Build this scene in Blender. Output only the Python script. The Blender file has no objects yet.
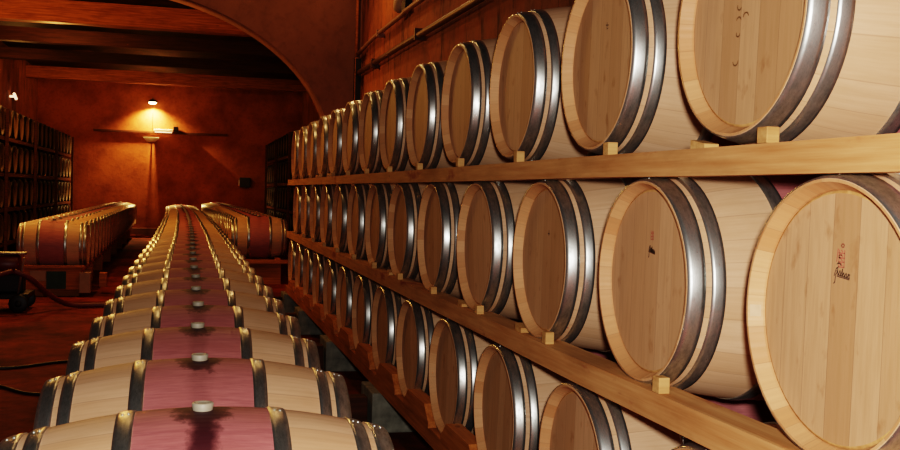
import bpy, bmesh, math, random
from mathutils import Vector, Matrix
random.seed(7)
COL = bpy.context.scene.collection
EYE = 1.55
PI = math.pi

# ------------------------------------------------------------------ helpers
def lin(c):
    r = []
    for v in c:
        v = v / 255.0
        r.append(v / 12.92 if v <= 0.04045 else ((v + 0.055) / 1.055) ** 2.4)
    return (r[0], r[1], r[2], 1.0)

class NT:
    """small node-tree builder"""
    def __init__(s, name):
        s.m = bpy.data.materials.new(name); s.m.use_nodes = True
        s.t = s.m.node_tree; s.t.nodes.clear()
        s.out = s.n('ShaderNodeOutputMaterial'); s.b = s.n('ShaderNodeBsdfPrincipled')
        s.l(s.b.outputs[0], s.out.inputs[0])
    def n(s, k, **a):
        x = s.t.nodes.new(k)
        for q, v in a.items(): setattr(x, q, v)
        return x
    def l(s, a, b): s.t.links.new(a, b)
    def put(s, v, sock):
        if hasattr(v, 'is_linked'): s.l(v, sock)
        else: sock.default_value = v
    def math(s, op, a, b=0.0, c=None, clamp=False):
        x = s.n('ShaderNodeMath', operation=op, use_clamp=clamp)
        s.put(a, x.inputs[0]); s.put(b, x.inputs[1])
        if c is not None: s.put(c, x.inputs[2])
        return x.outputs[0]
    def mix(s, f, a, b, mode='MIX'):
        x = s.n('ShaderNodeMix', data_type='RGBA', blend_type=mode)
        s.put(f, x.inputs[0]); s.put(a, x.inputs[6]); s.put(b, x.inputs[7])
        return x.outputs[2]
    def noise(s, vec, scale, detail=4, rough=0.55):
        x = s.n('ShaderNodeTexNoise'); s.put(vec, x.inputs['Vector'])
        x.inputs['Scale'].default_value = scale; x.inputs['Detail'].default_value = detail
        x.inputs['Roughness'].default_value = rough
        return x.outputs[0]
    def white(s, w):
        x = s.n('ShaderNodeTexWhiteNoise', noise_dimensions='1D'); s.put(w, x.inputs['W'])
        return x.outputs[0]
    def ramp(s, f, a, b, lo=0.0, hi=1.0):
        x = s.n('ShaderNodeMapRange', clamp=True); s.put(f, x.inputs[0])
        x.inputs[1].default_value = a; x.inputs[2].default_value = b
        x.inputs[3].default_value = lo; x.inputs[4].default_value = hi
        return x.outputs[0]
    def obj(s): return s.n('ShaderNodeTexCoord').outputs['Object']
    def sep(s, v):
        x = s.n('ShaderNodeSeparateXYZ'); s.l(v, x.inputs[0]); return x.outputs
    def comb(s, x, y, z):
        c = s.n('ShaderNodeCombineXYZ')
        for v, i in zip((x, y, z), c.inputs): s.put(v, i)
        return c.outputs[0]
    def scale(s, v, k, off=None):
        x = s.n('ShaderNodeVectorMath', operation='MULTIPLY'); s.l(v, x.inputs[0]); x.inputs[1].default_value = k
        if off is None: return x.outputs[0]
        y = s.n('ShaderNodeVectorMath', operation='ADD'); s.l(x.outputs[0], y.inputs[0]); s.put(off, y.inputs[1])
        return y.outputs[0]
    def rnd(s): return s.n('ShaderNodeObjectInfo').outputs['Random']
    def bump(s, h, strength=0.3, dist=0.002):
        x = s.n('ShaderNodeBump'); x.inputs['Strength'].default_value = strength
        x.inputs['Distance'].default_value = dist
        s.l(h, x.inputs['Height']); s.l(x.outputs[0], s.b.inputs['Normal'])
    def done(s, col, rough=0.6, metal=0.0, spec=None):
        s.put(col, s.b.inputs['Base Color']); s.put(rough, s.b.inputs['Roughness'])
        s.b.inputs['Metallic'].default_value = metal
        if spec is not None: s.b.inputs['Specular IOR Level'].default_value = spec
        return s.m

def m_plain(name, rgb, rough=0.6, metal=0.0, var=0.25, scale=8.0):
    s = NT(name); o = s.obj(); f = s.noise(o, scale, 4)
    c = s.mix(s.ramp(f, .3, .7), tuple(v * (1 - var) for v in lin(rgb)[:3]) + (1,), tuple(min(1, v * (1 + var)) for v in lin(rgb)[:3]) + (1,))
    return s.done(c, rough, metal)

def m_emit(name, rgb, strength):
    s = NT(name); s.b.inputs['Emission Color'].default_value = lin(rgb); s.b.inputs['Emission Strength'].default_value = strength
    return s.done(lin(rgb), 0.5)

# --- oak of the staves: separate staves round the axis (local X), grain along X, wine-stained band, bung stain
def m_staves(name, end=False, dark=1.0, pink=True):
    s = NT(name); o = s.obj(); x, y, z = s.sep(o); rnd = s.rnd()
    ang = s.math('ARCTAN2', y, z)
    t = s.math('ADD', s.math('MULTIPLY', ang, 26 / (2 * PI)), 40.5)
    t = s.math('ADD', t, s.math('MULTIPLY', s.math('SINE', s.math('MULTIPLY', ang, 5.0)), 0.22))
    idx = s.math('FLOOR', t); fr = s.math('FRACT', t)
    sr = s.white(s.math('ADD', idx, s.math('MULTIPLY', rnd, 91.0)))
    arc = s.math('MULTIPLY', ang, 0.33)
    g = s.comb(s.math('MULTIPLY', x, 3.0), s.math('MULTIPLY', arc, 60.0), s.math('MULTIPLY', sr, 17.0))
    grain = s.noise(g, 1.6, 5, .62)
    blot = s.noise(s.comb(s.math('MULTIPLY', x, 5.0), s.math('MULTIPLY', arc, 9.0), s.math('MULTIPLY', rnd, 40.0)), 1.0, 4)
    if end: A, B = lin((186, 130, 84)), lin((214, 164, 116))
    else:   A, B = lin((196, 154, 116)), lin((214, 176, 140))
    c = s.mix(s.ramp(sr, 0, 1, .1 if end else .2, .9), A, B)
    c = s.mix(s.ramp(grain, .38, .7, 0, .32), c, lin((164, 124, 84)))
    c = s.mix(s.ramp(blot, .5, .8, 0, .4), c, lin((176, 136, 92)))
    seam = s.math('LESS_THAN', s.math('ABSOLUTE', s.math('SUBTRACT', fr, .5)), .485)
    c = s.mix(s.math('MULTIPLY', s.math('SUBTRACT', 1.0, seam), .28), c, lin((110, 78, 50)))
    if pink and not end:
        ax = s.math('ABSOLUTE', s.math('ADD', x, s.math('MULTIPLY', s.math('SUBTRACT', blot, .5), .012)))
        band = s.ramp(ax, .159, .156)
        pg = s.noise(s.comb(s.math('MULTIPLY', x, 7.0), s.math('MULTIPLY', arc, 90.0), rnd), 1.3, 5, .7)
        pk = s.mix(s.ramp(pg, .35, .72), lin((184, 112, 112)), lin((140, 72, 82)))
        pk = s.mix(s.ramp(blot, .35, .7, 0, .5), pk, lin((158, 88, 84)))
        c = s.mix(s.math('MULTIPLY', band, .93), c, pk)
        # dark wine stain round the bung and running down the near side
        n1 = s.noise(s.comb(s.math('MULTIPLY', x, 22.0), s.math('MULTIPLY', arc, 22.0), s.math('MULTIPLY', rnd, 60.0)), 1.0, 5, .7)
        d = s.math('SQRT', s.math('ADD', s.math('POWER', s.math('MULTIPLY', x, .72), 2.0), s.math('POWER', s.math('MULTIPLY', arc, .48), 2.0)))
        d = s.math('SUBTRACT', d, s.math('MULTIPLY', s.math('SUBTRACT', n1, .5), .075))
        st = s.ramp(d, .056, .022)
        run = s.math('MULTIPLY', s.ramp(s.math('ADD', s.math('ABSOLUTE', x), s.math('MULTIPLY', n1, -.06)), .014, -.016), s.ramp(arc, .01, -.01))
        run = s.math('MULTIPLY', run, s.math('ADD', .15, s.math('MULTIPLY', s.n('ShaderNodeObjectInfo').outputs['Object Index'], .85)))
        run = s.math('MULTIPLY', run, s.ramp(arc, -.42, -.06, .0, .9))
        st = s.math('MAXIMUM', st, run)
        st = s.math('SUBTRACT', 1.0, s.math('POWER', s.math('SUBTRACT', 1.0, st, clamp=True), 3.0))
        c = s.mix(s.math('MULTIPLY', st, .97), c, lin((48, 10, 22)))
        # rare wine splashes
        sp = s.noise(s.comb(s.math('MULTIPLY', x, 26.0), s.math('MULTIPLY', arc, 26.0), s.math('MULTIPLY', rnd, 33.0)), 1.0, 1)
        c = s.mix(s.ramp(sp, .80, .84, 0, .7), c, lin((150, 60, 70)))
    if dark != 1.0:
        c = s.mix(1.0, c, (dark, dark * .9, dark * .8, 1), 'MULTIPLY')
    s.bump(s.math('ADD', s.math('MULTIPLY', seam, .6), s.math('MULTIPLY', grain, .4)), .3, .0012)
    return s.done(c, s.ramp(grain, .3, .7, .5, .68), 0.0, .35)

# --- head boards: planks running up the head (local Z), split across local Y
def m_head(name, dark=1.0):
    s = NT(name); o = s.obj(); x, y, z = s.sep(o); rnd = s.rnd()
    wob = s.math('MULTIPLY', s.noise(s.comb(rnd, 0.0, 0.0), 5.0, 1), .06)
    yy = s.math('ADD', y, wob)
    t = s.math('ADD', s.math('DIVIDE', yy, .082), 20.3)
    idx = s.math('FLOOR', t); fr = s.math('FRACT', t)
    sr = s.white(s.math('ADD', idx, s.math('MULTIPLY', rnd, 57.0)))
    g = s.comb(s.math('MULTIPLY', y, 55.0), s.math('MULTIPLY', z, 3.2), s.math('ADD', s.math('MULTIPLY', sr, 23.0), rnd))
    grain = s.noise(g, 1.5, 6, .65)
    fine = s.noise(s.comb(s.math('MULTIPLY', y, 240.0), s.math('MULTIPLY', z, 11.0), sr), 1.0, 3)
    c = s.mix(s.ramp(sr, 0, 1, .0, 1.), lin((188, 146, 108)), lin((212, 172, 134)))
    c = s.mix(s.ramp(grain, .42, .68, 0, .34), c, lin((164, 126, 84)))
    c = s.mix(s.ramp(fine, .5, .8, 0, .2), c, lin((160, 118, 74)))
    fl = s.noise(s.comb(s.math('MULTIPLY', y, 26.0), s.math('MULTIPLY', z, 14.0), s.math('MULTIPLY', rnd, 80.0)), 1.0, 3, .5)
    c = s.mix(s.ramp(fl, .62, .76, 0, .55), c, lin((146, 98, 56)))
    seam = s.math('LESS_THAN', s.math('ABSOLUTE', s.math('SUBTRACT', fr, .5)), .487)
    c = s.mix(s.math('MULTIPLY', s.math('SUBTRACT', 1.0, seam), .4), c, lin((112, 78, 46)))
    c = s.mix(1.0, c, s.mix(rnd, (1, .97, .93, 1), (.84, .8, .73, 1)), 'MULTIPLY')
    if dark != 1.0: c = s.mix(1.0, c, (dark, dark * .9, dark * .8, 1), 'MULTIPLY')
    s.bump(s.math('ADD', s.math('MULTIPLY', seam, .5), s.math('MULTIPLY', grain, .3)), .2, .0010)
    return s.done(c, .6, 0, .3)

def m_hoop(name, a=(214, 216, 210), b=(150, 154, 148), rough=.29):
    s = NT(name); o = s.obj(); x, y, z = s.sep(o); rnd = s.rnd()
    ang = s.math('ARCTAN2', y, z)
    n = s.noise(s.comb(s.math('MULTIPLY', x, 30.0), s.math('MULTIPLY', ang, 3.0), s.math('MULTIPLY', rnd, 50.0)), 1.6, 6, .7)
    f = s.noise(s.comb(s.math('MULTIPLY', x, 200.0), s.math('MULTIPLY', ang, 18.0), rnd), 1.5, 3)
    c = s.mix(s.ramp(n, .35, .68), lin(a), lin(b))
    c = s.mix(s.ramp(f, .55, .8, 0, .4), c, lin((58, 56, 50)))
    rg = s.math('ADD', s.ramp(n, .3, .7, rough - .04, rough + .12), s.ramp(f, .4, .8, 0, .06))
    s.bump(n, .15, .001)
    return s.done(c, rg, .93)

def m_timber(name, a, b, axis='Y', knots=True, rough=.65, stain=0.0, dark=(110, 66, 30)):
    s = NT(name); o = s.obj(); x, y, z = s.sep(o); rnd = s.rnd()
    if axis == 'Y': u, v, w = y, z, x
    elif axis == 'X': u, v, w = x, z, y
    else: u, v, w = z, x, y
    r = s.math('MULTIPLY', rnd, 30.0)
    g = s.comb(s.math('ADD', s.math('MULTIPLY', u, 1.6), r), s.math('MULTIPLY', v, 34.0), s.math('MULTIPLY', w, 34.0))
    grain = s.noise(g, 1.3, 5, .6)
    blot = s.noise(s.comb(s.math('ADD', u, r), s.math('MULTIPLY', v, 3.0), w), 2.2, 5, .6)
    c = s.mix(s.ramp(grain, .35, .7), lin(a), lin(b))
    c = s.mix(s.ramp(blot, .5, .78, 0, .5), c, lin(dark))
    if stain:
        st = s.noise(s.comb(s.math('ADD', s.math('MULTIPLY', u, 1.3), s.math('MULTIPLY', r, 2.0)), s.math('MULTIPLY', v, 4.0), s.math('MULTIPLY', w, 4.0)), 1.6, 5, .65)
        c = s.mix(s.ramp(st, .58, .68, 0, stain), c, lin((142, 58, 48)))
    if knots:
        k = s.noise(s.comb(s.math('ADD', s.math('MULTIPLY', u, 7.0), r), s.math('MULTIPLY', v, 14.0), s.math('MULTIPLY', w, 14.0)), 1.0, 1)
        c = s.mix(s.ramp(k, .76, .80, 0, .6), c, lin((104, 60, 28)))
    s.bump(grain, .3, .002)
    return s.done(c, rough, 0, .12)

def m_plaster(name, a, b, dk, streak=0.0, scale=1.2, axis='Y'):
    s = NT(name); o = s.obj(); x, y, z = s.sep(o)
    n1 = s.noise(o, scale, 6, .6); n2 = s.noise(o, scale * 9, 4, .6)
    c = s.mix(s.ramp(n1, .35, .68), lin(a), lin(b))
    c = s.mix(s.ramp(n2, .5, .75, 0, .35), c, lin(dk))
    h = s.math('ADD', n1, s.math('MULTIPLY', n2, .4))
    if streak:
        u = y if axis == 'Y' else x
        q = s.noise(s.comb(s.math('MULTIPLY', u, 5.0), s.math('MULTIPLY', z, .9), 0.0), 1.2, 5, .7)
        c = s.mix(s.ramp(q, .54, .68, 0, streak), c, lin(dk))
        q2 = s.noise(s.comb(s.math('MULTIPLY', u, 2.3), s.math('MULTIPLY', z, .5), 4.0), 1.5, 4, .6)
        c = s.mix(s.ramp(q2, .5, .72, 0, .5), c, lin((176, 92, 40)))
    s.bump(h, .5, .02)
    return s.done(c, .85, 0, .2)

def m_floor():
    s = NT('earthen_floor'); o = s.obj(); x, y, z = s.sep(o)
    n1 = s.noise(o, .9, 6, .62); n2 = s.noise(o, 7, 5, .65)
    c = s.mix(s.ramp(n1, .38, .64), lin((148, 64, 34)), lin((80, 34, 20)))
    c = s.mix(s.ramp(n2, .45, .72, 0, .6), c, lin((52, 22, 14)))
    jx = s.math('FRACT', s.math('MULTIPLY', x, 1.1)); jy = s.math('FRACT', s.math('MULTIPLY', y, 1.1))
    s.bump(s.math('ADD', n1, n2), .5, .02)
    return s.done(c, .85, 0, .12)

M = dict(
    staves=m_staves('oak_staves'), chime=m_staves('oak_chime_end', end=True),
    head=m_head('oak_head'), hoop=m_hoop('galvanised_hoop'),
    dstaves=m_staves('oak_staves_painted_shade', dark=.3, pink=False), dhead=m_head('oak_head_painted_shade', dark=.28),  # same oak, back-room gloom multiplied into its colour
    dhoop=m_hoop('hoop_painted_shade', (60, 52, 46), (36, 30, 26), .5),  # same hoops, gloom painted into the metal colour
    bung=m_plain('bung_silicone', (160, 154, 134), .5, 0, .12, 30),
    pine=m_timber('sawn_pine', (206, 156, 104), (178, 122, 74), 'Y', stain=.85),
    wedge=m_timber('pale_wedge', (208, 164, 106), (176, 128, 76), 'X', knots=False),
    cradle=m_timber('orange_cradle', (200, 128, 66), (164, 96, 46), 'Y'),
    sleeper=m_timber('dark_sleeper', (92, 50, 32), (58, 32, 22), 'X', dark=(34, 18, 12)),
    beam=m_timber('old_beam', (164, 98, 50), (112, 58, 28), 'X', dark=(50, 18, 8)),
    shadebeam=m_timber('beam_painted_shade', (62, 34, 22), (38, 20, 14), 'X', dark=(24, 12, 8)),  # same beam timber with the shade of the middle beams put into its colour
    board=m_timber('pallet_board', (190, 118, 58), (150, 84, 40), 'X'),
    shelf=m_timber('rack_shelf', (104, 62, 44), (76, 42, 30), 'Y'),
    planks=m_timber('ceiling_planks', (34, 18, 12), (20, 10, 8), 'Y'),
    concrete=m_plain('grey_concrete_block', (124, 122, 108), .9, 0, .35, 14),
    wall=m_plaster('red_plaster', (162, 100, 62), (124, 74, 48), (40, 24, 20), .97, 1.6),
    arch=m_plaster('brown_plaster', (130, 88, 68), (106, 70, 54), (78, 50, 40), 0, 1.1),
    back=m_plaster('back_plaster', (158, 86, 46), (118, 58, 30), (76, 34, 18), 0, 1.4),
    floor=m_floor(),
    pipe=m_plain('rusty_pipe', (84, 50, 38), .5, .3, .35, 12),
    palepipe=m_plain('painted_conduit', (132, 94, 74), .5, 0, .2, 12),
    steel=m_plain('brushed_steel', (176, 172, 166), .3, 1, .2, 20),
    darkmetal=m_plain('dark_metal', (38, 32, 30), .5, .5, .3, 10),
    black=m_plain('black_rubber', (20, 16, 15), .5, 0, .3, 10),
    redpaint=m_plain('red_machine_paint', (96, 18, 14), .4, 0, .2, 10),
    hose=m_plain('wine_hose', (104, 38, 40), .4, 0, .2, 12),
    white=m_plain('white_enamel', (226, 220, 206), .4, 0, .08, 10),
    pale=m_plain('pale_patch', (206, 172, 134), .8, 0, .1, 40),
    paper=m_plain('paper_label', (164, 132, 104), .8, 0, .1, 10),
    teal=m_plain('green_sheet', (40, 66, 54), .7, 0, .3, 10),
    inkred=m_plain('red_ink', (178, 96, 76), .8, 0, .2, 90),
    inkblack=m_plain('black_ink', (92, 66, 48), .8, 0, .2, 60),
    scorch=m_plain('brown_scorch', (140, 98, 56), .8, 0, .2, 60),
    drip=m_plain('wine_drip', (172, 88, 84), .7, 0, .3, 60),
    glass=m_emit('lamp_glow', (255, 226, 160), 30.0),
    glow=m_emit('tube_glow', (255, 214, 170), 2.5),
)

def new_bm(): return bmesh.new()
def box(bm, x0, x1, y0, y1, z0, z1, bevel=0.0, mi=0):
    r = bmesh.ops.create_cube(bm, size=1.0)
    vs = r['verts']
    for v in vs:
        v.co = Vector(((x0 + x1) / 2 + v.co.x * (x1 - x0), (y0 + y1) / 2 + v.co.y * (y1 - y0), (z0 + z1) / 2 + v.co.z * (z1 - z0)))
    fs = list({f for v in vs for f in v.link_faces})
    for f in fs: f.material_index = mi
    if bevel:
        es = list({e for v in vs for e in v.link_edges})
        bmesh.ops.bevel(bm, geom=es, offset=bevel, segments=2, affect='EDGES', profile=.5)
def lathe(bm, prof, seg=32, axis='X', org=(0, 0, 0), mi=0, cap=False):
    """prof: list of (along, radius, optional material)"""
    rings = []
    o = Vector(org)
    for p in prof:
        a, r = p[0], p[1]; ring = []
        for i in range(seg):
            t = 2 * PI * i / seg
            c, s_ = r * math.cos(t), r * math.sin(t)
            v = {'X': (a, s_, c), 'Y': (c, a, s_), 'Z': (c, s_, a)}[axis]
            ring.append(bm.verts.new(o + Vector(v)))
        rings.append(ring)
    for k in range(len(rings) - 1):
        m = prof[k][2] if len(prof[k]) > 2 else mi
        for i in range(seg):
            j = (i + 1) % seg
            f = bm.faces.new((rings[k][i], rings[k][j], rings[k + 1][j], rings[k + 1][i]))
            f.material_index = m; f.smooth = True
    if cap:
        for ring in (rings[0], rings[-1]):
            f = bm.faces.new(ring); f.material_index = mi
def tube(bm, pts, r, seg=8, mi=0):
    pts = [Vector(p) for p in pts]; rings = []
    up = Vector((0, 0, 1))
    for i, p in enumerate(pts):
        d = (pts[min(i + 1, len(pts) - 1)] - pts[max(i - 1, 0)]).normalized()
        a = d.cross(up)
        if a.length < 1e-3: a = d.cross(Vector((0, 1, 0)))
        a.normalize(); b = a.cross(d).normalized()
        rings.append([bm.verts.new(p + a * r * math.cos(2 * PI * k / seg) + b * r * math.sin(2 * PI * k / seg)) for k in range(seg)])
    for k in range(len(rings) - 1):
        for i in range(seg):
            j = (i + 1) % seg
            f = bm.faces.new((rings[k][i], rings[k][j], rings[k + 1][j], rings[k + 1][i])); f.smooth = True; f.material_index = mi
    for ring in (rings[0], rings[-1]): bm.faces.new(ring).material_index = mi
def smooth_path(pts, n=8):
    P = [Vector(p) for p in pts]; out = []
    for i in range(len(P) - 1):
        p0 = P[max(i - 1, 0)]; p1 = P[i]; p2 = P[i + 1]; p3 = P[min(i + 2, len(P) - 1)]
        for k in range(n):
            t = k / n
            out.append(.5 * ((2 * p1) + (-p0 + p2) * t + (2 * p0 - 5 * p1 + 4 * p2 - p3) * t * t + (-p0 + 3 * p1 - 3 * p2 + p3) * t ** 3))
    out.append(P[-1]); return out
def link(name, bm, mats, parent=None, loc=(0, 0, 0)):
    bmesh.ops.recalc_face_normals(bm, faces=bm.faces[:])
    me = bpy.data.meshes.new(name); bm.to_mesh(me); bm.free()
    for m in (mats if isinstance(mats, (list, tuple)) else [mats]): me.materials.append(m)
    o = bpy.data.objects.new(name, me); COL.objects.link(o); o.location = loc
    if parent: o.parent = parent
    return o
def tag(o, label, cat, group=None, kind=None):
    o['label'] = label; o['category'] = cat
    if group: o['group'] = group
    if kind: o['kind'] = kind
    return o
def empty(name, loc, label, cat, group=None):
    o = bpy.data.objects.new(name, None); COL.objects.link(o); o.location = loc; o.empty_display_size = .1
    return tag(o, label, cat, group)
def struct(name, bm, m):
    o = link(name, bm, m); o['kind'] = 'structure'; return o
def boxobj(name, dims, m, parent=None, bevel=0.004, loc=(0, 0, 0)):
    bm = new_bm(); box(bm, *dims, bevel=bevel); return link(name, bm, m, parent, loc)
def copy_tree(o, parent=None):
    c = o.copy(); COL.objects.link(c)
    if parent: c.parent = parent
    for ch in list(o.children): copy_tree(ch, c)
    return c
def local(bmobj_origin):
    return Vector(bmobj_origin)

ONES = ['', 'first', 'second', 'third', 'fourth', 'fifth', 'sixth', 'seventh', 'eighth', 'ninth', 'tenth', 'eleventh', 'twelfth', 'thirteenth',
        'fourteenth', 'fifteenth', 'sixteenth', 'seventeenth', 'eighteenth', 'nineteenth']
TENS = {2: ('twentieth', 'twenty'), 3: ('thirtieth', 'thirty'), 4: ('fortieth', 'forty')}
def nth(n):
    if n < 20: return ONES[n]
    t, u = divmod(n, 10)
    return TENS[t][0] if u == 0 else TENS[t][1] + '-' + ONES[u]

# ------------------------------------------------------------------ barrel
RB, RE, L = .35, .285, .905
def rad(x):
    u = abs(x) / (L / 2)
    return RE + (RB - RE) * (1 - u ** 2.1)
def staves_bm(seg=64):
    bm = new_bm(); h = L / 2
    prof = [(-h + .040, RE - .024, 1), (-h + .030, RE - .022, 1), (-h, RE - .007, 1), (-h, RE - .001, 0)]
    xs = [-h + .004 + (L - .008) * i / 22 for i in range(23)]
    prof += [(x, rad(x), 0) for x in xs]
    prof += [(h, RE - .001, 1), (h, RE - .007, 1), (h - .030, RE - .022, 1), (h - .040, RE - .024, 1)]
    lathe(bm, prof, seg)
    for f in bm.faces:
        if f.material_index == 1: f.smooth = False
    return bm
def head_bm(s, seg=64):
    bm = new_bm(); h = L / 2; r = RE - .0225
    x = s * (h - .032)
    lathe(bm, [(x - s * .022, r), (x - s * .003, r, 1), (x, r - .007)], seg)
    bm.verts.ensure_lookup_table()
    n = seg
    bm.faces.new([bm.verts[2 * n + i] for i in range(n)]); bm.faces.new([bm.verts[i] for i in range(n)])
    return bm
def hoop_bm(x0, x1, seg=72, lift=.004):
    bm = new_bm(); k = 4; out = []
    xs = [x0 + (x1 - x0) * i / k for i in range(k + 1)]
    prof = [(x0, rad(x0) + .0005)] + [(x, rad(x) + lift - (.0012 if i in (0, k) else 0)) for i, x in enumerate(xs)] + [(x1, rad(x1) + .0005)]
    lathe(bm, prof, seg)
    # lap joint with two rivets near the top
    for a in (.03,):
        for xx in (x0 + (x1 - x0) * .33, x0 + (x1 - x0) * .67):
            r = rad(xx) + lift
            c = Vector((xx, -r * math.sin(a), r * math.cos(a)))
            q = bmesh.ops.create_uvsphere(bm, u_segments=8, v_segments=5, radius=.004)
            for v in q['verts']: v.co = v.co + c
            for f in {f for v in q['verts'] for f in v.link_faces}: f.smooth = True
    return bm
HOOPS = [(-.4515, -.406), (-.391, -.355), (-.198, -.157), (.157, .198), (.355, .391), (.406, .4515)]
def bung_bm():
    bm = new_bm()
    lathe(bm, [(.333, .021), (.350, .024), (.364, .026), (.367, .0245), (.368, .018), (.365, .014)], 20, 'Z', cap=True)
    return bm
hoop_mesh = []
def make_barrel():
    r = empty('wine_barrel', (0, 0, 0), 'x', 'barrel')
    c = (0, 0, RB)
    link('staves', staves_bm(), [M['staves'], M['chime']], r, c)
    for s in (-1, 1): link('head', head_bm(s), [M['head'], M['wedge']], r, c)
    for a, b in HOOPS: link('hoop', hoop_bm(a, b), M['hoop'], r, c)
    link('bung', bung_bm(), M['bung'], r, c)
    return r
proto = make_barrel(); used = [False]
def barrel(x, y, zc, label, group, rz=0.0, tilt=0.0):
    if used[0]: o = copy_tree(proto)
    else: o = proto; used[0] = True
    # turning about the barrel's own axis (tilt) keeps its centre line in place
    o.location = (x, y + RB * math.sin(tilt), zc - RB * math.cos(tilt)); o.rotation_euler = (tilt, 0, rz)
    o['label'] = label; o['group'] = group
    return o

# ---- the tall rack on the right: three tiers, heads to the aisle
W = 1.2509; P = .8525
tiers = [('top', 2.1255, .4434, range(0, 13)), ('middle', 1.7462, -.2302, range(0, 13)), ('bottom', 3.0897, -.915, range(-1, 12))]
special = {('top', 0): 'oak barrel with faint brown arcs on its head, nearest on the top tier',
           ('top', 1): 'oak barrel with a small dark mark high on its head, second on the top tier',
           ('middle', 0): 'oak barrel with red stamp and black scrawl on its head, nearest on middle tier',
           ('middle', 1): 'oak barrel with a small faded red and black stamp, second on the middle tier',
           ('bottom', -1): 'barrel mostly hidden under the middle rail, nearest on the bottom tier'}
rack = {}
for tn, y0, zc, rg in tiers:
    for i in rg:
        n = i - rg[0] + 1
        lab = special.get((tn, i), 'pale oak barrel with steel hoops, %s from the camera on the rack\'s %s tier' % (nth(n), tn))
        rack[(tn, i)] = barrel(W + L / 2, y0 + i * P, EYE + zc, lab, 'oak barrels on the %s tier of the right-hand rack' % tn,
                               random.uniform(-.006, .006), random.uniform(-.25, .25))
# nearest ones upright so their boards run straight up
for k in (('top', 0), ('top', 1), ('top', 2), ('middle', 0), ('middle', 1), ('middle', 2), ('bottom', 0), ('bottom', -1)):
    o = rack[k]; zc = {'top': .4434, 'middle': -.2302, 'bottom': -.915}[k[0]]; y0 = {'top': 2.1255, 'middle': 1.7462, 'bottom': 3.0897}[k[0]]
    tl = .04 if k[0] != 'middle' else .02
    o.rotation_euler = (tl, 0, 0); o.location = (W + L / 2, y0 + k[1] * P + RB * math.sin(tl), EYE + zc - RB * math.cos(tl))

# ---- floor rows, axes across the aisle
def cx(y): return .050 - .26 * (max(0, y - 13) / 19) ** 1.6
def rx(y): return 1.14 - .30 * (max(0, y - 17) / 15) ** 1.4
PC = .7335
for i in range(41):
    y = 2.45 + i * PC
    if i == 0: lab = 'nearest floor barrel, wine-stained pink middle with a dark run below its white bung'
    else: lab = 'wine-pink-banded oak barrel, %s from the camera in the central floor row' % nth(i + 1)
    barrel(cx(y) + random.uniform(-.006, .006), y, EYE - .536 - RB, lab, 'oak barrels in the central floor row', random.uniform(-.012, .012), random.uniform(-.03, .03))
for c in [q for q in COL.objects if q.get('label', '').startswith('nearest floor')][0].children: c.pass_index = 1
for i in range(24):
    y = 14.85 + i * PC; x = -1.8 - .010 * (y - 14.85)
    barrel(x, y, EYE - .50 - RB, 'oak barrel with reddish middle, %s from the near end of the left floor row' % nth(i + 1), 'oak barrels in the left floor row', random.uniform(-.01, .01), random.uniform(-.04, .04))
for i in range(21):
    y = 16.7 + i * PC; x = rx(y)
    barrel(x, y, EYE - .44 - RB, 'oak barrel with reddish middle, %s from the near end of the right floor row' % nth(i + 1), 'oak barrels in the right floor row', random.uniform(-.01, .01), random.uniform(-.04, .04))

# ---- stamps and marks on heads
def head_mark(barrel_o, name, strokes, m, width):
    """strokes in (u across towards +Y is left seen from the aisle, v up) metres from the head centre"""
    hd = [c for c in barrel_o.children if c.name.startswith('head')][0]
    bm = new_bm(); X = -(L / 2 - .032) - .0010
    for st in strokes:
        w = width
        pts = [Vector((X, -u, v)) for u, v in st]
        for a, b in zip(pts, pts[1:]):
            d = (b - a).normalized(); nrm = Vector((0, -d.z, d.y)) * w / 2
            e = d * w * .3
            f = bm.faces.new([bm.verts.new(q) for q in (a - e + nrm, b + e + nrm, b + e - nrm, a - e - nrm)])
    o = link(name, bm, m, hd); return o
def arcs(cx_, cy_, r, a0, a1, n=6): return [(cx_ + r * math.cos(a0 + (a1 - a0) * i / n), cy_ + r * math.sin(a0 + (a1 - a0) * i / n)) for i in range(n + 1)]
A = rack[('middle', 0)]
red = []
for k, (vv, h) in enumerate(((.100, .010), (.086, .012), (.070, .010), (.056, .013))):
    u0 = .004
    red += [[(u0 - .012, vv), (u0 - .012, vv - h), (u0 + .011, vv - h), (u0 + .011, vv)], [(u0 - .003, vv), (u0 + .003, vv - h * .6)]]
red += [arcs(.006, .116, .006, 0, 2 * PI, 8), [(-.013, .103), (-.017, .060)], arcs(-.002, .078, .006, .5, 5, 6)]
head_mark(A, 'red_stamp', [[(u * .75 + .006, v * .6 + .080) for u, v in st] for st in red], M['inkred'], .0026)
scr = [[(-.030, .004), (-.022, .030), (-.016, .034), (-.016, .020), (-.024, .008), (-.026, -.018), (-.031, -.022)],
       [(-.020, .022), (-.012, .010), (-.006, .024), (-.002, .008), (.004, .030), (.004, .008), (.010, .018), (.014, .006), (.020, .018), (.024, .006), (.032, .014), (.034, .002)],
       [(-.018, .004), (.034, -.002)], [(-.016, .009), (.032, .003)], [(.028, .016), (.036, .014)], arcs(-.012, .040, .009, .2, 2.6, 5)]
head_mark(A, 'black_scrawl', [[(u * .75 + .010, v * .6 + .084) for u, v in st] for st in scr], M['inkblack'], .0026)
B = rack[('middle', 1)]
head_mark(B, 'red_stamp', [[(u * .7 + .010, v * .6 + .083) for u, v in st] for st in red[:6]], M['inkred'], .003)
head_mark(B, 'black_scrawl', [[(u * .6 + .012, v * .6 + .080) for u, v in st] for st in scr[:4]], M['inkblack'], .004)
T = rack[('top', 0)]
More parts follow.
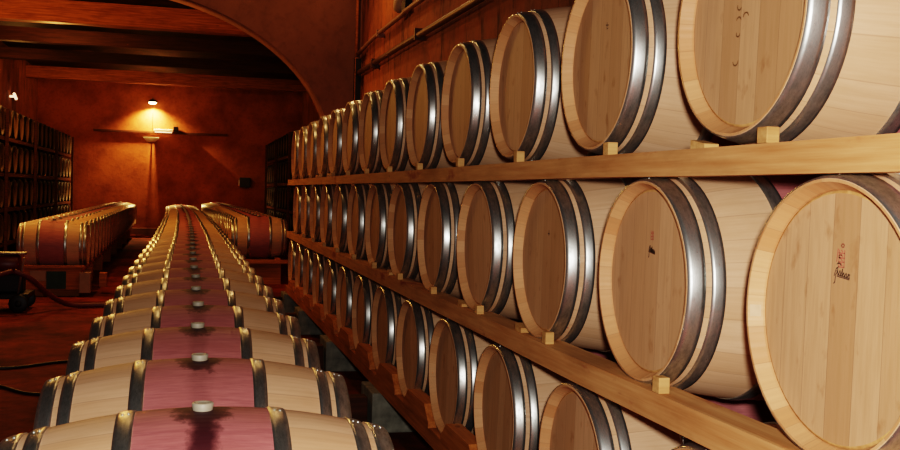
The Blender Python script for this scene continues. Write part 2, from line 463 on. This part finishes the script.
bm_arcs = [arcs(-.035, .125, .014, 2.6, 5.6), arcs(-.022, .135, .012, 4.2, 6.6), arcs(-.035, .060, .009, 2.8, 5.9), arcs(-.035, .025, .010, .2, 2.9), arcs(-.035, -.005, .008, 2.9, 6.1),
           arcs(-.040, -.070, .012, 3.4, 6.2), arcs(-.004, .030, .012, .3, 2.9)]
for st in bm_arcs: head_mark(T, 'faint_arc_mark', [[(u, v - .03) for u, v in st]], M['scorch'], .0035)
head_mark(T, 'knot_crack', [[(.085, .145), (.086, .128)]], M['inkblack'], .003)
T2 = rack[('top', 1)]
head_mark(T2, 'dark_mark', [[(.022, .120), (.022, .100), (.030, .101)], [(.014, .113), (.034, .111)]], M['inkblack'], .0035)
C3 = rack[('middle', 2)]
head_mark(C3, 'dark_mark', [[(.030, .110), (.030, .092)], [(.020, .098), (.036, .098)]], M['inkblack'], .004)
# small pale tally patch on the rim of the stamped barrel
bm = new_bm(); a0, a1 = 1.60, 1.70
bm.faces.new([bm.verts.new((-L / 2 + q, (RE - .0075 - q * .5) * math.sin(a), (RE - .0075 - q * .5) * math.cos(a))) for q, a in ((.004, a0), (.026, a0), (.026, a1), (.004, a1))])
link('rim_label', bm, M['pale'], [c for c in A.children if c.name.startswith('staves')][0])
# wine drip on the side of the second visible bottom-tier barrel
rack[('bottom', 0)]; D0 = rack[('bottom', 0)]
bm = new_bm(); pr_ = None
for k in range(14):
    a = -.16 - k * .060; x = -.145 - .006 * math.sin(k * 1.3); w = .011 * (1 - k / 18) + .004 * math.sin(k * 2.1)
    r = rad(x) + .0012
    cur = [bm.verts.new((x - w, r * math.sin(a), r * math.cos(a))), bm.verts.new((x + w, r * math.sin(a), r * math.cos(a)))]
    for v in cur: v.co.x -= .075
    if pr_: bm.faces.new((pr_[0], pr_[1], cur[1], cur[0]))
    pr_ = cur
link('wine_drip', bm, M['drip'], [c for c in D0.children if c.name.startswith('staves')][0])

# ------------------------------------------------------------------ rack timbers
def rail(name, y0, y1, x0, x1, z0, z1, m, label, group, wedge_rows=None, zb=None, tooth=False):
    r = empty(name, (x0, (y0 + y1) / 2, z0), label, 'timber rail', group); o = Vector(r.location)
    bm = new_bm()
    # sawn timber with slightly uneven edges, laid in lengths butted end to end
    n = 14; prev = None
    for i in range(n + 1):
        y = y0 + (y1 - y0) * i / n; j = [random.uniform(-.002, .002) for _ in range(4)]
        cur = [bm.verts.new(Vector(p) - o) for p in ((x0 + j[0], y, z0 + j[1]), (x1, y, z0 + j[2]), (x1, y, z1 + j[3] * .5), (x0 + j[0], y, z1 + j[1] * .5))]
        if prev:
            for k in range(4): bm.faces.new((prev[k], prev[(k + 1) % 4], cur[(k + 1) % 4], cur[k]))
        else: bm.faces.new(cur)
        prev = cur
    bm.faces.new(prev)
    ob = link('bar', bm, m, r)
    if wedge_rows:
        for yc in wedge_rows:
            if tooth:   # saw-like cradle blocks rising between neighbouring barrels
                bm = new_bm(); R = RE + .010; mid = P / 2; pr2 = []
                for k in range(13):
                    yy = .13 + k * (P - .26) / 12; q = min(yy, P - yy); h = min(.105, R - math.sqrt(max(R * R - q * q, 0)) + .002)
                    pr2.append((yc + yy, h))
                poly = [(pr2[0][0], -.002)] + pr2 + [(pr2[-1][0], -.002)]
                fa = [bm.verts.new(Vector((x0 - .006, y, z1 + h)) - o) for y, h in poly]; fb = [bm.verts.new(Vector((x1 - .03, y, z1 + h)) - o) for y, h in poly]
                bm.faces.new(fa); bm.faces.new(fb)
                for k in range(len(poly)): bm.faces.new((fa[k], fa[(k + 1) % len(poly)], fb[(k + 1) % len(poly)], fb[k]))
                if yc + P < y1 + .4: link('cradle_block', bm, M['cradle'], r)
            else:
                d = random.uniform(.15, .18); h = random.uniform(.036, .044)
                bm = new_bm(); box(bm, x0 + .002 - o.x, x0 + .034 - o.x, yc - d - .020 - o.y, yc - d + .020 - o.y, z1 - o.z, z1 + h - o.z, .002)
                link('wedge', bm, M['wedge'], r)
                if random.random() < .55: continue
                bm = new_bm(); d = random.uniform(.13, .17); hh = RE - math.sqrt(RE * RE - (d - .03) ** 2)
                pts = [(yc + d - .04, .0), (yc + d + .03, .0), (yc + d + .03, hh + .004), (yc + d - .04, max(.004, hh - .008))]
                fa = [bm.verts.new(Vector((x0 + .01, y, z1 + h_)) - o) for y, h_ in pts]; fb = [bm.verts.new(Vector((x0 + .05, y, z1 + h_)) - o) for y, h_ in pts]
                bm.faces.new(fa); bm.faces.new(fb)
                for k in range(4): bm.faces.new((fa[k], fa[(k + 1) % 4], fb[(k + 1) % 4], fb[k]))
                link('wedge', bm, M['wedge'], r)
    return r
for tn, y0, zc, rg in tiers:
    z1 = EYE + {'top': .133, 'middle': -.517, 'bottom': -1.204}[tn]; dz = {'top': .068, 'middle': .078, 'bottom': .085}[tn]
    ys = [y0 + i * P for i in rg]
    rail('rack_rail', .35 if tn != 'bottom' else .9, 12.72, W - .028, W + .07, z1 - dz, z1, M['pine'] if tn != 'bottom' else M['cradle'],
         {'top': 'long sawn pine rail carrying the rack\'s top tier of barrels', 'middle': 'long wine-stained pine rail under the rack\'s middle tier of barrels',
          'bottom': 'orange-brown rail with saw-tooth cradle blocks under the rack\'s bottom tier'}[tn], None, ys, tooth=(tn == 'bottom'))
    rail('rack_rail', .35 if tn != 'bottom' else .9, 12.72, W + L - .09, W + L + .0, z1 - dz, z1, M['pine'],
         'plain timber rail at the wall side, behind the barrels of the %s tier' % tn, None)

# concrete blocks and dark sleepers carrying the rack and the central row
zb = EYE - .915 - RE - .004 - .085
blocks = [(3.9, 1.17), (6.24, 1.17), (8.45, 1.17), (10.65, 1.17), (12.35, 1.17)]
for k, (y, x) in enumerate(blocks):
    bm = new_bm(); box(bm, 0, .30, 0, .42, 0, zb, .008)
    # chipped top edge
    for v in bm.verts:
        v.co += Vector((random.uniform(-1, 1), random.uniform(-1, 1), 0)) * .003
    tag(link('concrete_block', bm, M['concrete'], None, (x, y, 0)), 'rough grey concrete block under the rack\'s bottom rail, %s from the camera' % nth(k + 1), 'concrete block', 'concrete blocks under the front rail')
    bm = new_bm(); box(bm, 0, .30, 0, .42, 0, zb, .008)
    tag(link('concrete_block', bm, M['concrete'], None, (W + L - .25, y, 0)), 'grey concrete block hidden under the rack\'s wall-side rail, %s from the camera' % nth(k + 1), 'concrete block', 'concrete blocks under the wall-side rail')
for k, y in enumerate((3.6, 6.32, 8.5, 10.7, 12.4)):
    bm = new_bm(); zt = .22
    box(bm, -.42, 1.155, y, y + .12, 0, zt, .006)
    tag(link('timber_sleeper', bm, M['sleeper']), 'dark brown timber sleeper between central row and rack, %s from the camera' % nth(k + 1), 'timber beam', 'dark sleepers across the aisle')
def stand(name, xf, y0, y1, zc, label, boards):
    """two long bearers a floor row lies on, with crosspieces"""
    r = empty(name, (xf(y0), y0, 0), label, 'barrel stand'); o = Vector(r.location)
    for s in (-1, 1):
        bm = new_bm(); n = 16; prev = None
        for i in range(n + 1):
            y = y0 + (y1 - y0) * i / n; x = xf(y) + s * .30
            zt = zc - rad(.30) - .004
            cur = [bm.verts.new(Vector(p) - o) for p in ((x - .045, y, zt - .09), (x + .045, y, zt - .09), (x + .045, y, zt), (x - .045, y, zt))]
            if prev:
                for k in range(4): bm.faces.new((prev[k], prev[(k + 1) % 4], cur[(k + 1) % 4], cur[k]))
            else: bm.faces.new(cur)
            prev = cur
        bm.faces.new(prev); link('bearer', bm, M['board'] if boards else M['sleeper'], r)
    y = y0 + (.02 if boards else .6); zt = zc - rad(.30) - .095
    while y < y1:
        bm = new_bm(); x = xf(y); box(bm, x - .36 - o.x, x + .36 - o.x, y - o.y, y + .14 - o.y, 0, zt, .004)
        link('crosspiece', bm, M['board'] if boards else M['sleeper'], r); y += 2.2
    return r
stand('barrel_stand', cx, 2.2, 32.0, EYE - .536 - RB, 'long low timber stand under the central row of barrels', False)
sl = stand('barrel_stand', lambda y: -1.8 - .010 * (y - 14.85), 14.58, 31.9, EYE - .50 - RB, 'low orange timber stand under the left floor row', True)
sr_ = stand('barrel_stand', rx, 16.4, 31.6, EYE - .44 - RB, 'low timber stand under the right floor row', True)
# front board, label and sheet on the left stand; board on the right stand
def lc(o, x, y, z): return Vector((x, y, z)) - Vector(o.location)
def child_box(par, name, x0, x1, y0, y1, z0, z1, m, bev=.003):
    o = Vector(par.location); bm = new_bm(); box(bm, x0 - o.x, x1 - o.x, y0 - o.y, y1 - o.y, z0 - o.z, z1 - o.z, bev); return link(name, bm, m, par)
fb = child_box(sl, 'front_board', -2.14, -1.40, 14.50, 14.56, .10, .395, M['board'])
child_box(sl, 'top_batten', -2.14, -1.36, 14.47, 14.60, .395, .43, M['board'])
child_box(sl, 'paper_label', -2.06, -1.86, 14.488, 14.496, .22, .36, M['paper'], 0)
child_box(sl, 'green_sheet', -1.85, -1.60, 14.485, 14.496, .11, .35, M['teal'], 0)
child_box(sl, 'end_block', -1.42, -1.28, 14.44, 14.62, .06, .34, M['paper'])
child_box(sl, 'end_block', -1.20, -1.10, 14.9, 15.05, .10, .30, M['board'])
child_box(sr_, 'front_board', .80, 1.60, 16.32, 16.40, .345, .41, M['board'])

# ------------------------------------------------------------------ room shell
Y1 = 13.9; Y2 = 14.4; YB = 33.0
bm = new_bm(); box(bm, -6, 4.2, -3.3, 34, -.2, 0); struct('floor', bm, M['floor'])
bm = new_bm(); box(bm, 2.32, 2.62, -3, Y2, 0, 6.0); struct('wall_right', bm, M['wall'])
bm = new_bm(); box(bm, -5.3, -5.0, -3, Y2, 0, 6.0); struct('wall_left', bm, M['arch'])
bm = new_bm(); box(bm, -5.3, 2.62, -3.3, -3, 0, 6.0); struct('wall_front', bm, M['arch'])
bm = new_bm(); box(bm, -5.3, 2.62, -3, Y2, 6.0, 6.2); struct('ceiling', bm, M['planks'])
# wall with the big arch
AX, AZ, AA, AB = -1.25, EYE + .54, 3.17, 2.15; WL = -5.0
bm = new_bm(); N = 56
inner = [(AX + AA, 0)] + [(AX + AA * math.cos(t), AZ + AB * math.sin(t)) for t in [PI * i / N for i in range(N + 1)]] + [(AX - AA, 0)]
outer = []
for (x, z) in inner:
    if z == 0: outer.append((2.32 if x > 0 else WL, 0))
    else:
        dx, dz = x - AX, z - AZ; t = 99
        if dx > 1e-6: t = min(t, (2.32 - AX) / dx)
        if dx < -1e-6: t = min(t, (WL - AX) / dx)
        if dz > 1e-6: t = min(t, (6.0 - AZ) / dz)
        outer.append((AX + dx * t, AZ + dz * t))
def addc(poly, cx_, cz_):
    return poly
for (y, flip) in ((Y1, 0), (Y2, 1)):
    vi = [bm.verts.new((x, y, z)) for x, z in inner]; vo = [bm.verts.new((x, y, z)) for x, z in outer]
    for k in range(len(inner) - 1):
        a, b = outer[k], outer[k + 1]
        f = bm.faces.new((vi[k], vi[k + 1], vo[k + 1], vo[k]))
        # fill the corner the ray fan cuts off
        if abs(a[0] - b[0]) > 1e-4 and abs(a[1] - b[1]) > 1e-4:
            cor = (2.32 if a[0] > 0 else WL, 6.0); cv = bm.verts.new((cor[0], y, cor[1]))
            bm.faces.new((vo[k], vo[k + 1], cv))
    if y == Y1: vi1 = vi
for k in range(len(inner) - 1):
    f = bm.faces.new((vi1[k], vi1[k + 1], vi[k + 1], vi[k])); f.smooth = True
o = struct('wall_arch', bm, M['arch'])
# second room
bm = new_bm(); box(bm, 3.6, 3.8, Y2 - .02, YB, 0, 5.3); struct('wall_right_inner', bm, M['wall'])
bm = new_bm(); box(bm, -4.75, -4.55, Y2 - .02, YB, 0, 5.3); struct('wall_left_inner', bm, M['wall'])
bm = new_bm(); box(bm, -4.75, 3.8, YB, YB + .3, 0, 5.3); struct('wall_back', bm, M['back'])
bm = new_bm(); box(bm, -4.75, 3.8, Y1 + .4, YB, 5.05, 5.25); struct('ceiling_inner', bm, M['planks'])
bm = new_bm(); box(bm, 2.6, 3.8, Y1 + .35, Y2, 0, 5.3); struct('wall_front_right', bm, M['arch'])
bm = new_bm(); box(bm, -5.0, -4.2, Y1 + .35, Y2, 0, 5.3); struct('wall_front_left', bm, M['arch'])
bm = new_bm(); box(bm, -3.0, 3.6, YB - .05, YB, 0, .22, .01); struct('baseboard_back', bm, M['arch'])
for k, y in enumerate((20.2, 23.2, 26.3, 30.6)):
    zb_ = (4.62, 4.62, 4.60, 4.58)[k]
    bm = new_bm(); h = (.42, .30, .26, .34)[k]
    n = 10; prev = None
    for i in range(n + 1):
        x = -4.55 + 8.15 * i / n; j = [random.uniform(-.012, .012) for _ in range(4)]
        cur = [bm.verts.new(p) for p in ((x, y + j[0], zb_ + j[1]), (x, y + .30, zb_ + j[2]), (x, y + .30, zb_ + h), (x, y + j[0], zb_ + h))]
        if prev:
            for q in range(4): bm.faces.new((prev[q], prev[(q + 1) % 4], cur[(q + 1) % 4], cur[q]))
        else: bm.faces.new(cur)
        prev = cur
    bm.faces.new(prev)
    tag(link('ceiling_beam', bm, M['beam'] if k in (0, 3) else M['shadebeam']), '%s old reddish wooden ceiling beam spanning the back room, %s' % (('thick', 'dark', 'shaded', 'orange-lit')[k],
        ('nearest the arch', 'second from the arch', 'third from the arch', 'nearest the back wall')[k]), 'beam', 'ceiling beams of the back room')

# ------------------------------------------------------------------ far racks in the second room
def far_barrel_bm():
    bm = new_bm(); h = L / 2; lift = .005
    prof = [(-h + .03, RE - .034, 1), (-h, RE - .022, 0), (-h, RE - .001, 2)]
    for x, m in ((-.4735, 2), (-.42, 0), (-.412, 2), (-.36, 0), (-.29, 0), (-.212, 2), (-.162, 0), (-.08, 0), (.08, 0), (.162, 2), (.212, 0), (.36, 2), (.41, 0), (.42, 2), (.4735, 0)):
        prof.append((x, rad(x) + (lift if m == 2 else 0), m))
    prof += [(h, RE - .022, 1), (h - .03, RE - .034, 1)]
    lathe(bm, prof, 28)
    bm.verts.ensure_lookup_table(); n = 28; k = len(prof) - 1
    f = bm.faces.new([bm.verts[i] for i in range(n)]); f.material_index = 1
    f = bm.faces.new([bm.verts[k * n + i] for i in range(n)]); f.material_index = 1
    return bm
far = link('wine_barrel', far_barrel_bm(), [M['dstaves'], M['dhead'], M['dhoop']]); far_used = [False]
SH = [.36, 1.04, 1.74, 2.45]; LV = ['lowest', 'second lowest', 'second highest', 'highest']
def far_rack(side, xc, y0, n, flip):
    xf = xc - L / 2 if side == 'right' else xc + L / 2
    s = -1 if side == 'right' else 1
    r = empty('barrel_rack', (xc, y0, 0), 'dark four-level timber barrel rack along the %s wall of the back room' % side, 'rack'); o = Vector(r.location)
    ye = y0 + n * .76
    for z in SH:
        for xx in (xf - s * .02, xf - s * (L - .06)):
            bm = new_bm(); box(bm, xx - .035 - o.x, xx + .035 - o.x, -.2, ye - y0, z - .075, z, .004); link('shelf_rail', bm, M['shelf'], r)
    yy = y0 - .12
    k = 0
    while yy < ye:
        for xx in (xf + s * .045, xf - s * (L + .03)):
            bm = new_bm(); box(bm, xx - .03 - o.x, xx + .03 - o.x, yy - o.y - .03, yy - o.y + .03, 0, 3.0, .003); link('post', bm, M['sleeper'], r)
        yy += .76 * 5
    for li, z in enumerate(SH):
        for i in range(n):
            if far_used[0]: b = far.copy(); COL.objects.link(b)
            else: b = far; far_used[0] = True
            b.location = (xc, y0 + .30 + i * .76, z + RE + .003); b.rotation_euler = (random.uniform(-.4, .4), 0, 0)
            tag(b, 'dim barrel, %s from near end, %s level, %s rack in back room' % (nth(i + 1), LV[li].replace(' ', '-'), side), 'barrel', 'barrels on the back room %s rack' % side)
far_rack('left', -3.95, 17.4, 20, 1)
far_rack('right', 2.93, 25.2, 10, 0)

# ------------------------------------------------------------------ lamps and fittings on the back wall
lp = (-1.13, YB, 4.20)
r = empty('wall_lamp', lp, 'glowing lamp high on the back wall throwing a warm cone', 'lamp')
bm = new_bm(); lathe(bm, [(-.005, .03), (.0, .16), (.05, .13), (.09, .06), (.10, .02)], 24, 'Z', (0, -.30, 0)); link('lamp_shade', bm, M['darkmetal'], r)
bm = new_bm(); bmesh.ops.create_uvsphere(bm, u_segments=16, v_segments=10, radius=.12, matrix=Matrix.Translation((0, -.30, -.01)) @ Matrix.Diagonal((1, 1, .45, 1)))
link('bulb', bm, M['glass'], r)
bm = new_bm(); tube(bm, [(0, 0, .12), (0, -.15, .15), (0, -.30, .10)], .012); link('bracket', bm, M['darkmetal'], r)
bm = new_bm(); tube(bm, [(0, -.012, .1), (0, -.012, -.85)], .008); link('cable', bm, M['darkmetal'], r)
bm = new_bm(); box(bm, -2.9, 1.2, YB - .08, YB, 3.24, 3.31, .005)
tag(link('wall_ledge', bm, M['sleeper']), 'long dark timber ledge fixed across the back wall below the lamp', 'ledge')
r = empty('floodlight', (-.93, YB - .15, 3.31), 'pale flat floodlight lying on the back wall ledge', 'lamp')
bm = new_bm(); box(bm, -.16, .42, -.10, .12, .0, .06, .01); link('housing', bm, M['white'], r)
bm = new_bm(); box(bm, -.12, .40, -.12, -.10, -.05, -.02, .002); link('lens', bm, M['glow'], r)
bm = new_bm(); box(bm, .44, .60, -.16, .12, .0, .16, .01); link('ballast_box', bm, M['darkmetal'], r)
r = empty('bowl_lamp', (-1.15, YB - .44, 2.96), 'white bowl-shaped uplight hanging on the back wall just under the ledge', 'lamp')
bm = new_bm(); lathe(bm, [(0, .02), (.01, .13), (.07, .21), (.13, .24), (.13, .225), (.07, .19), (.03, .02)], 24, 'Z'); link('bowl', bm, M['white'], r)
bm = new_bm(); tube(bm, [(0, .44, .05), (0, .25, .03), (0, .1, .02)], .02); link('arm', bm, M['darkmetal'], r)
r = empty('wall_speaker', (1.78, YB, 1.62), 'small black box with a white edge light on the back wall, right of centre', 'wall box')
bm = new_bm(); box(bm, -.17, .17, -.20, 0, -.02, .30, .015); link('cabinet', bm, M['black'], r)
bm = new_bm(); box(bm, -.20, -.175, -.19, -.05, .04, .22, .003); link('light_strip', bm, M['white'], r)
bm = new_bm(); tube(bm, [(0, -.16, 0), (0, .16, -.10)], .035, 10); box(bm, -.14, 0, -.03, .03, -.08, -.03, 0)
tag(link('tube_lamp', bm, M['glow'], None, (-4.42, 28.1, 3.86)), 'short tilted glowing tube lamp on the left wall above the barrel rack', 'lamp')
bm = new_bm(); bmesh.ops.create_uvsphere(bm, u_segments=12, v_segments=8, radius=.04)
tag(link('bulkhead_lamp', bm, M['white'], None, (1.92, 14.42, EYE + 1.08)), 'tiny pale round lamp at the right foot of the arch', 'lamp')

# ------------------------------------------------------------------ pipes on the right wall
bm = new_bm(); xw = 2.26
tube(bm, [(xw, 13.84, EYE + 1.66), (xw, 11, EYE + 1.64), (xw, 8, EYE + 1.60), (xw, 3.0, EYE + 1.56)], .035, 10)
for y in (12.5, 10, 7.5, 5): box(bm, xw - .045, xw + .06, y - .02, y + .02, EYE + 1.58, EYE + 1.70, .003)
tag(link('wall_pipe', bm, M['pipe']), 'lower brown pipe running along the right wall above the barrels', 'pipe')
bm = new_bm()
tube(bm, smooth_path([(xw, 13.8, EYE + 1.93), (xw, 12.5, EYE + 1.98), (xw, 10.9, EYE + 1.98), (xw, 10.5, EYE + 1.99), (xw, 8, EYE + 1.95), (xw, 3, EYE + 1.95)]), .028, 10)
for y in (12.2, 9.2): box(bm, xw - .04, xw + .06, y - .02, y + .02, EYE + 1.93, EYE + 2.02, .003)
tag(link('wall_pipe', bm, M['palepipe']), 'upper pale conduit on the right wall leading past the wall fitting', 'pipe')
bm = new_bm(); tube(bm, [(2.24, 13.82, EYE + 3.6), (2.24, 13.82, EYE + 1.9)], .022, 8)
box(bm, 2.22, 2.32, 13.80, 13.9, EYE + 1.2, EYE + 1.88, .01, 1)
tag(link('corner_downpipe', bm, [M['board'], M['darkmetal']]), 'vertical pale pipe ending in a dark box in the corner by the arch', 'pipe')
r = empty('wall_fitting', (2.32, 11.0, EYE + 2.12), 'pale round fitting on the right wall above the conduit', 'wall fitting')
bm = new_bm(); lathe(bm, [(0, .09), (-.08, .10), (-.12, .07), (-.13, .02)], 20, 'X', cap=True); link('cap', bm, M['paper'], r)
bm = new_bm(); box(bm, -.08, 0, -.38, -.18, -.12, .0, .01); link('junction_box', bm, M['darkmetal'], r)

# ------------------------------------------------------------------ pump and hoses on the left
r = empty('wine_pump', (-2.15, 13.0, 0), 'red and dark wheeled transfer pump at the left edge by the pallets', 'pump')
bm = new_bm(); box(bm, -.40, .32, -.28, .28, .16, .22, .01); link('cart_deck', bm, M['darkmetal'], r)
bm = new_bm(); lathe(bm, [(-.26, .03), (-.25, .10), (-.22, .125), (.12, .125), (.15, .10), (.16, .04)], 24, 'X', (.04, 0, .56), cap=True); link('motor', bm, M['redpaint'], r)
bm = new_bm(); lathe(bm, [(-.10, .05), (-.09, .14), (.05, .14), (.07, .06)], 24, 'X', (-.30, 0, .50), cap=True); link('pump_head', bm, M['steel'], r)
bm = new_bm(); box(bm, -.26, .24, -.12, .12, .22, .44, .02); link('gearbox', bm, M['darkmetal'], r)
bm = new_bm(); box(bm, -.14, .26, -.10, .10, .685, .705, .006); link('top_plate', bm, M['steel'], r)
bm = new_bm(); tube(bm, [(.20, -.2, .22), (.27, -.26, .66)], .014); link('handle', bm, M['palepipe'], r)
for sx in (-.30, .22):
    for sy in (-.30, .30):
        bm = new_bm(); lathe(bm, [(-.025, .03), (-.025, .095), (-.015, .11), (.015, .11), (.025, .095), (.025, .03)], 20, 'Y', (sx, sy, .11), cap=True); w_ = link('wheel', bm, M['black'], r)
        bm = new_bm(); lathe(bm, [(-.03, .012), (-.03, .04), (.03, .04), (.03, .012)], 12, 'Y', (sx, sy, .11), cap=True); link('hub', bm, M['darkmetal'], w_)
bm = new_bm(); tube(bm, smooth_path([(-1.98, 12.68, .50), (-1.80, 12.75, .40), (-1.60, 12.95, .18), (-1.38, 13.1, .05), (-1.0, 13.2, .035), (-.55, 13.2, .03)]), .032, 10)
tag(link('wine_hose', bm, M['hose']), 'dull red hose sagging from the pump down towards the central row', 'hose')
bm = new_bm(); tube(bm, smooth_path([(-2.0, 12.66, .50), (-2.25, 12.5, .42), (-2.5, 12.3, .30), (-2.9, 12.1, .06), (-3.3, 12.0, .035)]), .030, 10)
tag(link('wine_hose', bm, M['hose']), 'dull red hose running from the pump out past the left edge', 'hose')
bm = new_bm(); tube(bm, smooth_path([(-2.4, 8.7, .012), (-1.9, 8.85, .012), (-1.4, 8.85, .012), (-1.05, 9.1, .012), (-.7, 9.2, .012), (-.4, 9.3, .012)]), .012, 8)
tag(link('floor_cable', bm, M['black']), 'black cable lying on the floor left of the central row, farther of two', 'cable')
bm = new_bm(); tube(bm, smooth_path([(-2.4, 8.6, .012), (-1.7, 8.3, .012), (-1.35, 8.05, .012), (-1.1, 7.75, .012), (-.8, 7.68, .012), (-.5, 7.7, .012)]), .012, 8)
tag(link('floor_cable', bm, M['black']), 'black cable lying on the floor left of the central row, nearer of two', 'cable')
bm = new_bm(); tube(bm, smooth_path([(.62, 13.2, .02), (.70, 13.5, .22), (.95, 13.8, .30), (1.15, 13.6, .10), (1.2, 13.3, .02)]), .016, 8)
tag(link('floor_cable', bm, M['black']), 'black cable looped on the floor right of the central row near the arch', 'cable')

# ------------------------------------------------------------------ lights
def point(name, loc, power, rgb, size=.08):
    l = bpy.data.lights.new(name, 'POINT'); l.energy = power; l.color = rgb; l.shadow_soft_size = size
    o = bpy.data.objects.new(name, l); COL.objects.link(o); o.location = loc; return o
def area(name, loc, rot, power, rgb, sx, sy):
    l = bpy.data.lights.new(name, 'AREA'); l.energy = power; l.color = rgb; l.shape = 'RECTANGLE'; l.size = sx; l.size_y = sy
    o = bpy.data.objects.new(name, l); COL.objects.link(o); o.location = loc; o.rotation_euler = rot; return o
WARM = (1.0, .54, .21); AMB = (1.0, .48, .12)
def spot(name, loc, target, power, rgb, ang, blend=.6, size=.05):
    l = bpy.data.lights.new(name, 'SPOT'); l.energy = power; l.color = rgb; l.shadow_soft_size = size; l.spot_size = math.radians(ang); l.spot_blend = blend
    o = bpy.data.objects.new(name, l); COL.objects.link(o); o.location = loc
    o.rotation_euler = (Vector(target) - Vector(loc)).to_track_quat('-Z', 'Y').to_euler(); return o
point('camera_flash', (.07, -.02, EYE + .12), 400, (1.0, .94, .90), .05)
spot('back_wall_lamp', (lp[0], YB - .26, lp[2] - .06), (lp[0], YB - .12, 2.0), 3000, (1.0, .66, .24), 140, .9, .05)
point('back_wall_fill', (lp[0], YB - 1.6, lp[2] - .6), 22, (1.0, .45, .10), .2)  # added warm fill in front of the back wall, no fixture
area('front_room_ceiling_fill', (-.4, 9.0, 5.6), (0, 0, 0), 32, WARM, .5, .5)  # added overhead fill for an orange tint on the walls, no fixture
point('front_room_wall_lamp', (1.30, 11.8, 4.9), 85, WARM, .12)
point('back_room_left_lamp', (-3.4, 17.6, 4.0), 190, AMB, .10)
point('back_room_near_lamp', (-1.7, 14.7, 4.1), 260, AMB, .10)
point('back_room_row_lamp', (-2.7, 22.0, 4.2), 170, AMB, .10)
point('left_wall_fill', (-4.0, 25.6, 4.1), 40, AMB, .08)  # added light that brightens this stretch of left wall, no fixture
spot('beam_fill', (-2.6, 27.2, 4.15), (-2.2, 30.6, 4.75), 160, AMB, 120, .8, .08)  # added spot without a fixture, brightens the rear beam's face
w = bpy.data.worlds.new('cellar_air'); bpy.context.scene.world = w; w.use_nodes = True
w.node_tree.nodes['Background'].inputs[0].default_value = (1, .55, .3, 1); w.node_tree.nodes['Background'].inputs[1].default_value = .01

# ------------------------------------------------------------------ camera
f, yaw, pit, rol = 991.5, .259, .0305, .0276
cy, sy = math.cos(yaw), math.sin(yaw)
F = Vector((sy * math.cos(pit), cy * math.cos(pit), -math.sin(pit)))
R = Vector((cy, -sy, 0)); U = R.cross(F)
R2 = R * math.cos(rol) + U * math.sin(rol); U2 = -R * math.sin(rol) + U * math.cos(rol)
cam = bpy.data.cameras.new('camera'); co = bpy.data.objects.new('camera', cam); COL.objects.link(co)
cam.sensor_width = 36; cam.lens = f / 900 * 36; cam.clip_start = .05; cam.clip_end = 200
co.matrix_world = Matrix(((R2.x, U2.x, -F.x, 0), (R2.y, U2.y, -F.y, 0), (R2.z, U2.z, -F.z, EYE), (0, 0, 0, 1)))
sc = bpy.context.scene; sc.camera = co
sc.view_settings.view_transform = 'Filmic'; sc.view_settings.look = 'High Contrast'; sc.view_settings.exposure = -.25
